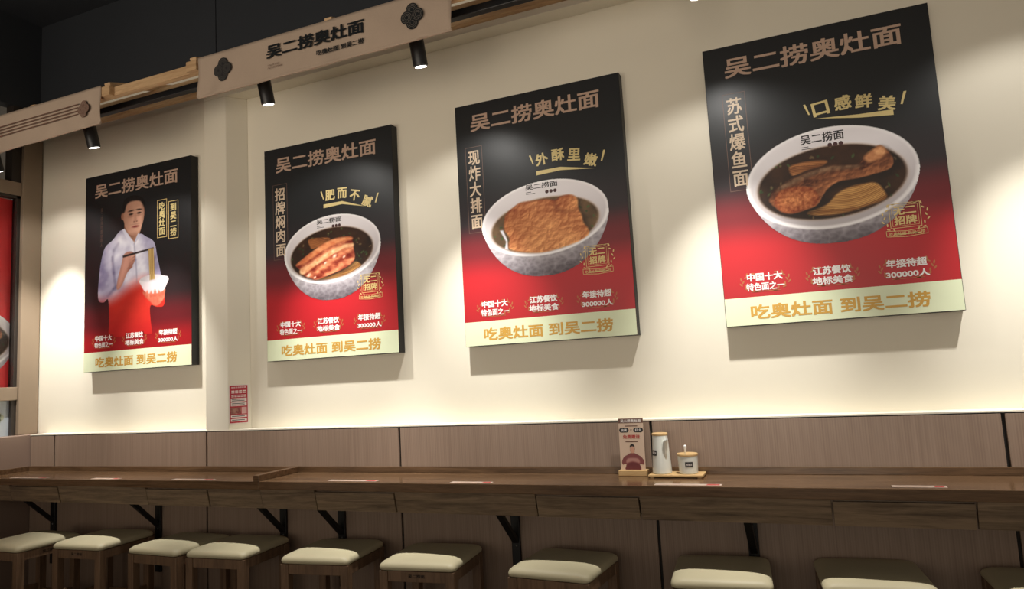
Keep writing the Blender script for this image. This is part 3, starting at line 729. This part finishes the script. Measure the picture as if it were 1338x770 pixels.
b2 = banner('canvas banner with black lettering between two round knot emblems', -2.85, -1.518, 2.742, 2.545, 2.550, 1.0)
emblem(b2, -2.69, 2.648, .045, 'ink', 'ink_line'); emblem(b2, -1.69, 2.648, .045, 'ink', 'ink_line')
letter('吴二捞奥灶面', 'ink', b2, -2.436, -1.921, 2.637, 2.700, -.012, .03)
letter('吃奥灶面 到吴二捞', 'ink', b2, -2.165, -1.924, 2.590, 2.614, -.012, .03)
letter('WU ER LAO\nAO ZAO MIAN', 'ink_brown', b2, -2.43, -2.352, 2.590, 2.610, -.012, 0)
b1 = banner('canvas banner with brown stripes at the left end of the eave', -4.98, -3.502, 2.748, 2.528, 2.553, 2.3)
emblem(b1, -3.615, 2.645, .036, 'ink_brown', 'banner')
for k in range(4):
    z0 = 2.626+.0175*k
    link('stripe', flat_me([[(-4.75, z0-.003-.006), (-3.655, z0-.003), (-3.655, z0+.003), (-4.75, z0+.003-.006)]]), 'ink_brown', b1, (0, -.012, 0))

# ------------------------------------------------------------------ track spotlights
tilt = math.radians(16)
tube = autosmooth(lathe_me([(.0, -.004), (.0245, -.004), (.025, 0), (.0315, 0), (.032, .004), (.032, .118), (.030, .122), (.0, .122)], 32, 'tube', False))
lensm = lathe_me([(.0246, .0), (.0246, .003)], 24, 'lens')
stem = lathe_me([(.006, .0), (.006, .09)], 12, 'stem')
SP = [(-4.60, 'black cylinder spotlight nearest the left window wall'), (-3.79, 'black cylinder spotlight below the striped canvas banner'),
      (-2.597, 'black cylinder spotlight under the left half of the lettered banner'), (-1.766, 'black cylinder spotlight under the right knot emblem of the lettered banner'),
      (-.60, 'black cylinder spotlight beside the top of the fish poster'), (.50, 'black cylinder spotlight right of the fish poster'), (1.30, 'black cylinder spotlight farthest right on the track')]
for sx_, lab in SP:
    root = tag(empty('track_spotlight', (sx_, -.524, 2.530)), lab, 'spotlight', 'spotlights on the black track')
    root.rotation_euler = (tilt if sx_ > -4.5 else math.radians(25), 0, math.radians(22 if sx_ < -4.5 else 0))
    link('tube', tube, None if tube.materials else 'black_metal', root)
    link('lens', lensm, None if lensm.materials else 'lens', root, (0, 0, -.0045))
    st = link('stem', stem, None if stem.materials else 'black_metal', root, (0, .0, .12)); st.rotation_euler = (-tilt, 0, 0)
    for nm, en, sz_, bl in (('spot_beam', SPOT_W, 50, 1.0), ('spot_spill', SPILL_W, 118, .45)):     # hot core and wide spill of one lamp
        ld = bpy.data.lights.new(nm, 'SPOT'); ld.energy = en; ld.color = SPOT_COL
        ld.spot_size = math.radians(sz_); ld.spot_blend = bl; ld.shadow_soft_size = .022
        lo = bpy.data.objects.new(nm, ld); COL.objects.link(lo); lo.parent = root; lo.location = (0, 0, -.012)

# ------------------------------------------------------------------ wall counters
def counter(label, x0, x1, drawers, left_lip, right_lip):
    root = tag(empty('wall_counter', (x0, -.1, 0)), label, 'counter', 'wall counters')
    bx = lambda n, mt_, a, c, y0, y1, z0, z1, bv=.0015: boxo(n, mt_, root, a-x0, c-x0, y0+.1, y1+.1, z0, z1, bv)
    bx('worktop', 'counter', x0, x1, -.4026, -.102, .712, .750, .002)
    bx('back_lip', 'counter', x0, x1, -.1165, -.102, .750, .7785)
    if left_lip: bx('end_lip', 'counter', x0, x0+.016, -.400, -.1165, .750, .7785)
    if right_lip: bx('end_lip', 'counter', x1-.034, x1, -.4026, -.1165, .750, .7785)
    bx('under_board', 'apron', x0, x1, -.378, -.102, .694, .712)
    def front(n, a, c, zt=.7118, dy=0.0):
        yt = -.396+dy+(.7118-zt)*.24; yb = -.374+dy; zb = .620
        cx = (a+c)/2
        v = [(a-cx, yb+.1, zb), (c-cx, yb+.1, zb), (c-cx, yb+.118, zb), (a-cx, yb+.118, zb), (a-cx, yt+.1, zt), (c-cx, yt+.1, zt), (c-cx, yt+.118, zt), (a-cx, yt+.118, zt)]
        return link(n, prism_me(v, .001, n), 'apron', root, (cx-x0, 0, 0))
    cur = x0
    for a, c in drawers:
        front('apron_board', cur, a-.003)
        front('drawer_front', a+.003, c-.003, .7040, -.003)
        boxo('drawer_box', 'gap', root, a+.01-x0, c-.01-x0, -.235, -.02, .63, .692)
        cur = c+.003
    front('apron_board', cur, x1)
    return root
counter('shorter brown wooden wall counter reaching the left window wall', -4.918, -2.802, [(-4.64, -4.23), (-3.555, -3.135)], True, True)
counter('longer brown wooden wall counter carrying the condiment tray', -2.801, 2.6, [(-2.483, -2.06), (-1.40, -.984), (-.32, .10), (.76, 1.18)], False, False)

# folding steel brackets
def bracket(x, label):
    root = tag(empty('shelf_bracket', (x, -.102, .2)), label, 'bracket', 'black brackets under the counters')
    boxo('upright', 'bracket', root, -.02, .02, -.014, 0, 0, .49, .002)
    boxo('arm', 'bracket', root, -.02, .02, -.262, -.014, .468, .49, .002)
    link('brace', bar_me((0, -.012, .255), (0, -.25, .476), .028, .02, .002), 'bracket', root)
    sc_ = link('screw', lathe_me([(.004, 0), (.0035, .002)], 10), 'steel', root, (.004, -.015, .235)); sc_.rotation_euler = (math.radians(90), 0, 0)
for x, lab in ((-4.678, 'black steel bracket under the counter nearest the left window wall'), (-3.797, 'black steel bracket behind the second stool from the left'),
               (-2.912, 'black steel bracket just left of the counter joint'), (-2.549, 'black steel bracket just right of the counter joint'),
               (-1.616, 'black steel bracket between the two stools left of the condiment tray'), (-.611, 'black steel bracket under the counter right of the condiment tray')):
    bracket(x, lab)

# ------------------------------------------------------------------ stools
def rrect(h, rad, n=6):
    out = []
    for (sx_, sy_, a0) in ((1, 1, 0), (-1, 1, 90), (-1, -1, 180), (1, -1, 270)):
        for k in range(n+1):
            a = math.radians(a0+90*k/n); out.append((sx_*(h-rad)+rad*math.cos(a), sy_*(h-rad)+rad*math.sin(a)))
    return out
def cushion_me():
    bm = bmesh.new(); rings = []
    for h, z, rad in ((.168, .0, .02), (.1745, .004, .024), (.176, .013, .026), (.173, .023, .03), (.164, .031, .034), (.145, .037, .04), (.11, .0415, .045), (.06, .044, .03)):
        rings.append([bm.verts.new((x, y, z)) for x, y in rrect(h, rad)])
    N = len(rings[0])
    for a, c in zip(rings, rings[1:]):
        for k in range(N): bm.faces.new((a[k], a[(k+1) % N], c[(k+1) % N], c[k]))
    bm.faces.new(rings[-1]); bm.faces.new(list(reversed(rings[0])))
    return finish(bm, 'cushion', True)
def make_stool():
    root = empty('padded_stool')
    link('cushion', cushion_me(), 'seat', root, (0, 0, .412))
    a = .152
    leg = box_me(-.0195, .0195, -.0195, .0195, 0, .41, .002, 'leg')
    for sx_ in (-1, 1):
        for sy_ in (-1, 1):
            link('leg', leg, None if leg.materials else 'stool_wood', root, (sx_*a, sy_*a, 0))
    rl = box_me(-a+.0195, a-.0195, -.011, .011, 0, .042, .0015, 'seat_rail')
    lw = box_me(-a+.0195, a-.0195, -.009, .009, 0, .030, .0015, 'stretcher')
    for k in range(4):
        an = k*math.pi/2; p = (math.sin(an)*(a+.004), -math.cos(an)*(a+.004))
        o = link('seat_rail', rl, None if rl.materials else 'stool_wood', root, (p[0], p[1], .367)); o.rotation_euler = (0, 0, an)
        o = link('stretcher', lw, None if lw.materials else 'stool_wood', root, (p[0]*.97, p[1]*.97, .13 if k % 2 else .10)); o.rotation_euler = (0, 0, an)
    return root
def center(fl, ang):
    return (fl[0]+.012+.172*math.cos(ang)-.172*math.sin(ang), fl[1]-.022+.172*math.sin(ang)+.172*math.cos(ang))
ST = [((-4.540, -.600), -2, 'cream padded stool at the far left, cut by the picture edge', 'side'), ((-4.096, -.502), 3, 'cream padded stool with a small mark, second from the left', 'front'),
      ((-3.556, -.490), -2, 'cream padded stool, third from the left', None), ((-3.165, -.496), 3.5, 'cream padded stool in front of the counter joint, fourth from the left', None),
      ((-2.604, -.490), 5.5, 'cream padded stool just right of the counter joint', None), ((-2.090, -.488), 5, 'cream padded stool with a small mark below the pork belly poster', 'front'),
      ((-1.518, -.462), -5, 'cream padded stool directly left of the condiment tray', None), ((-.882, -.475), 5, 'cream padded stool below the condiment tray, cut by the lower edge', None),
      ((-.385, -.425), 5, 'cream padded stool below the drawer on the right', None), ((.135, -.44), 3, 'cream padded stool at the far right, barely in view', None)]
proto = make_stool()
for k, (fl, an, lab, mark) in enumerate(ST):
    s = proto if k == 0 else copy_tree(proto)
    for ch in list(s.children):
        if ch.name.startswith('lettering'): bpy.data.objects.remove(ch)
    a = math.radians(an); s.location = (*center(fl, a), 0); s.rotation_euler = (0, 0, a); s.scale = (.98, .98, 1.0)
    tag(s, lab, 'stool', 'padded stools along the counter')
    s['mark'] = mark or ''
for s in [o for o in COL.objects if o.name.startswith('padded_stool')]:
    mk = s['mark']; del s['mark']
    if mk:
        o = letter('吴二捞面', 'ink', s, -.038, .038, .384, .398, -.1678, .02)
        if mk == 'side': o.location = (.1678, 0, .39); o.rotation_euler = (0, 0, math.radians(90))

# ------------------------------------------------------------------ things on the counter
ZC = .7503
PAP = [((-4.66, -.385), (-4.36, -.36), 'red and white menu sheet on the counter nearest the left wall'), ((-3.98, -.385), (-3.78, -.37), 'menu sheet on the counter above the second stool from the left'),
       ((-3.39, -.385), (-3.12, -.365), 'menu sheet on the counter just left of the counter joint'), ((-2.43, -.37), (-2.17, -.345), 'menu sheet with a red corner right of the counter joint'),
       ((-1.79, -.385), (-1.60, -.37), 'pale menu sheet on the counter below the cutlet poster'), ((-.925, -.385), (-.68, -.365), 'menu sheet with a red end in front of the condiment tray'),
       ((-.13, -.375), (.03, -.355), 'pale menu sheet on the counter at the far right')]
for (x0, y0), (x1, y1), lab in PAP:
    w = x1-x0
    root = tag(empty('menu_sheet', (x0, y0, ZC)), lab, 'paper', 'menu sheets on the counters')
    hgt = .034
    link('sheet', box_me(0, w, 0, hgt, 0, .0008), 'paper', root)
    link('red_block', box_me(w*.78, w-.008, .006, hgt-.006, .0008, .0011), 'paper_red', root)
    for q in range(2):
        link('print_line', box_me(w*.08, w*.66, .008+.012*q, .013+.012*q, .0008, .0011), 't_title', root)

TY = -.178
tray = tag(empty('bamboo_tray', (-.872, TY, ZC)), 'small bamboo tray under the white condiment pots', 'tray')
boxo('board', 'bamboo', tray, -.107, .107, -.05, .05, .004, .013, .002)
boxo('foot', 'bamboo', tray, -.10, -.085, -.045, .045, 0, .004); boxo('foot', 'bamboo', tray, .085, .10, -.045, .045, 0, .004)
ZT = ZC+.0133
bt = tag(empty('sauce_bottle', (-.930, TY, ZT)), 'tall white ceramic sauce bottle with spout and wooden lid', 'bottle')
link('body', autosmooth(lathe_me([(.036, 0), (.0385, .003), (.0385, .01), (.033, .10), (.0305, .146), (.0305, .150), (.0, .150)], 40, 'body', False)), 'ceramic', bt)
link('lid', autosmooth(lathe_me([(.0, .1502), (.031, .1502), (.0315, .152), (.0315, .158), (.0305, .1595), (.0, .1595)], 40, 'lid', False)), 'bamboo', bt)
# spout: a tapering beak running up the side
bm = bmesh.new(); rg = []
for t_, rr, off, zz in ((0, .002, .034, .055), (.3, .0075, .0345, .08), (.6, .010, .036, .105), (.85, .0105, .040, .126), (1, .008, .0475, .137)):
    rg.append([bm.verts.new((off+rr*math.cos(a)*.8, rr*math.sin(a), zz+rr*.25*math.cos(a))) for a in [2*math.pi*k/14 for k in range(14)]])
for a, c in zip(rg, rg[1:]):
    for k in range(14): bm.faces.new((a[k], a[(k+1) % 14], c[(k+1) % 14], c[k]))
bm.faces.new(rg[-1]); bm.faces.new(list(reversed(rg[0])))
sp = link('spout', finish(bm, 'spout', True), 'ceramic', bt); sp.rotation_euler = (0, 0, math.radians(-50))
def curved_label(parent, rad, zc, w, h, az, mat, body, slope=0.0):
    bm = bmesh.new(); n_ = 8; top, bot = [], []
    for k in range(n_+1):
        a = az-w/2/rad+w/rad*k/n_
        bot.append(bm.verts.new(((rad+slope*h/2)*math.cos(a), (rad+slope*h/2)*math.sin(a), zc-h/2)))
        top.append(bm.verts.new(((rad-slope*h/2)*math.cos(a), (rad-slope*h/2)*math.sin(a), zc+h/2)))
    for k in range(n_): bm.faces.new((bot[k], bot[k+1], top[k+1], top[k]))
    o = link('label', finish(bm, 'label', True), mat, parent)
    me = text_me(body, w*.74, h*.5, .01)
    for v in me.vertices:
        a = az+v.co.x/rad; z = v.co.z
        rr = rad+.0005-slope*z-v.co.y; v.co = (rr*math.cos(a), rr*math.sin(a), zc+z)
    link('lettering', me, 't_white', o)
curved_label(bt, .0356, .083, .024, .021, math.radians(-128), 't_black', '酱油', .06)
jr = tag(empty('condiment_jar', (-.826, TY, ZT)), 'short white ceramic jar with wooden lid and black label', 'jar')
link('body', autosmooth(lathe_me([(.034, 0), (.0365, .003), (.0395, .066), (.0395, .069), (.0, .069)], 40, 'body', False)), 'ceramic', jr)
link('lid', autosmooth(lathe_me([(.0, .0692), (.0405, .0692), (.041, .071), (.041, .0765), (.040, .078), (.0, .078)], 40, 'lid', False)), 'bamboo', jr)
curved_label(jr, .0388, .038, .030, .020, math.radians(-76), 't_black', '辣椒油', -.045)
spn = tag(empty('condiment_spoon', (-.832, TY-.004, ZT+.0785)), 'white spoon handle sticking up from the short jar', 'spoon')
link('handle', lathe_me([(.0035, -.002), (.0042, .012), (.0058, .024), (.0056, .029), (.003, .032)], 20, 'handle'), 'white', spn)

# table card on its wooden block
cd = tag(empty('table_card', (-1.055, -.150, ZC)), 'upright beige table card with a figure in maroon, left of the pots', 'card')
boxo('base_block', 'bamboo', cd, -.057, .061, -.028, .022, 0, .022, .002)
cs = link('card', box_me(-.052, .052, -.001, .001, .018, .232, 0, 'card'), plain('beige_card', (206, 180, 158), .45), cd, (0, -.002, 0))
cs.rotation_euler = (math.radians(-3), 0, 0)
link('header_band', flat_me([[(-.052, .212), (.052, .212), (.052, .230), (-.052, .230)]]), 'ink_brown', cs, (0, -.0014, 0))
letter('吴二捞奥灶面', 't_white', cs, -.043, .043, .2145, .2275, -.0018, .02)
for s_, t_ in ((-1, '收藏'), (1, '打卡')):
    pl = link('pill', flat_me([disc_poly(s_*.030-.011, .183, .0095, None, 14), disc_poly(s_*.030+.011, .183, .0095, None, 14), [(s_*.030-.011, .1735), (s_*.030+.011, .1735), (s_*.030+.011, .1925), (s_*.030-.011, .1925)]]), 't_black', cs, (0, -.0014, 0))
    letter(t_, 't_white', pl, s_*.030-.012, s_*.030+.012, .1775, .1885, -.0004, .01)
letter('+', 't_black', cs, -.004, .004, .180, .188, -.0016, .02)
letter('免费赠送', 'paper_red', cs, -.036, .036, .148, .164, -.0016, .02)
link('print_line', flat_me([[(-.026, .134), (.026, .134), (.026, .139), (-.026, .139)], [(-.024, .198), (.028, .198), (.028, .202), (-.024, .202)]]), 'ink_brown', cs, (0, -.0014, 0))
fg = Canvas(-.05, .05, .02, .13, .0013)
fg.put(fg.poly([(-.030,.02),(-.028,.045),(-.042,.042),(-.046,.056),(-.036,.074),(-.016,.086),(.0,.092),(.018,.086),(.038,.074),(.048,.056),(.044,.042),(.030,.045),(.032,.02)], .002), (122, 62, 62))
fg.put(fg.poly([(-.026,.05),(-.022,.066),(.0,.070),(.024,.066),(.028,.05),(.0,.056)], .003), (168, 120, 112), False)
fg.put(fg.poly([(-.026,.02),(-.022,.044),(.0,.052),(.026,.044),(.030,.02)], .003), (96, 36, 40), False)
fg.put(fg.poly([(-.006,.09),(-.010,.104),(-.008,.118),(.001,.124),(.010,.118),(.012,.104),(.008,.09)], .002), (196, 148, 124))
fg.put(fg.poly([(-.010,.112),(-.008,.122),(.001,.127),(.010,.122),(.012,.112),(.001,.117)], .002), (34, 28, 28))
link('figure_picture', fg.mesh('figure_picture'), 'picture', cs, (0, -.0016, 0))

# ------------------------------------------------------------------ small notice stuck on the splayed side of the pilaster
nd = Vector((.07, .1, 0)).normalized(); ang = math.atan2(nd.y, nd.x)
nt = empty('red_notice', (-3.285+.002+.001, -.1+.0028-.0008, .992)); nt.rotation_euler = (0, 0, ang); nt.scale = (.9, 1, .86)
tag(nt, 'small red and white notice stuck on the pilaster', 'notice')
NW = .112; H0, H1 = .012, .256
red = plain('notice_red', (182, 44, 58), .5); wht = plain('notice_white', (232, 218, 214), .5)
link('sheet', box_me(0, NW, -.0012, 0, H0, H1, 0), wht, nt)
link('red_field', flat_me([[(.004, H0+.004), (NW-.004, H0+.004), (NW-.004, H1-.004), (.004, H1-.004)]]), red, nt, (0, -.0016, 0))
for z0, z1 in ((.150, .172), (.122, .146)):
    link('text_box', flat_me([[(.010, z0), (NW-.010, z0), (NW-.010, z1), (.010, z1)]]), wht, nt, (0, -.0020, 0))
for z0, z1 in ((.050, .066), (.026, .042)):
    link('text_box', flat_me([[(.010, z0), (NW-.010, z0), (NW-.010, z1), (.010, z1)]]), wht, nt, (0, -.0020, 0))
link('text_box', flat_me([[(.072, .072), (NW-.010, .072), (NW-.010, .114), (.072, .114)]]), plain('notice_pink', (214, 168, 166), .5), nt, (0, -.0020, 0))
pc = Canvas(.008, .068, .072, .114, .0016); pc.put(np.ones(pc.X.shape), mixc((110, 40, 44), (206, 176, 150), fbm(pc.X*70, pc.Z*70, 3)*1.1))
link('dish_picture', pc.mesh('dish_picture'), 'picture', nt, (0, -.0020, 0))
bars = []
for zc, hh, cnt in ((.240, .007, 7), (.212, .018, 4), (.186, .014, 5)):
    for k in range(cnt):
        w_ = (NW-.024)/cnt; x0 = .012+w_*k
        bars.append([(x0+w_*.1, zc-hh/2), (x0+w_*.9, zc-hh/2), (x0+w_*.9, zc-hh*.15), (x0+w_*.1, zc-hh*.15)])
        bars.append([(x0+w_*.1, zc+hh*.1), (x0+w_*.9, zc+hh*.1), (x0+w_*.9, zc+hh/2), (x0+w_*.1, zc+hh/2)])
link('print_line', flat_me(bars), wht, nt, (0, -.0020, 0))
link('print_line', flat_me([[(.016, z), (.09, z), (.09, z+.004), (.016, z+.004)] for z in (.163, .154, .136, .127, .056, .032)]), 't_black', nt, (0, -.0024, 0))
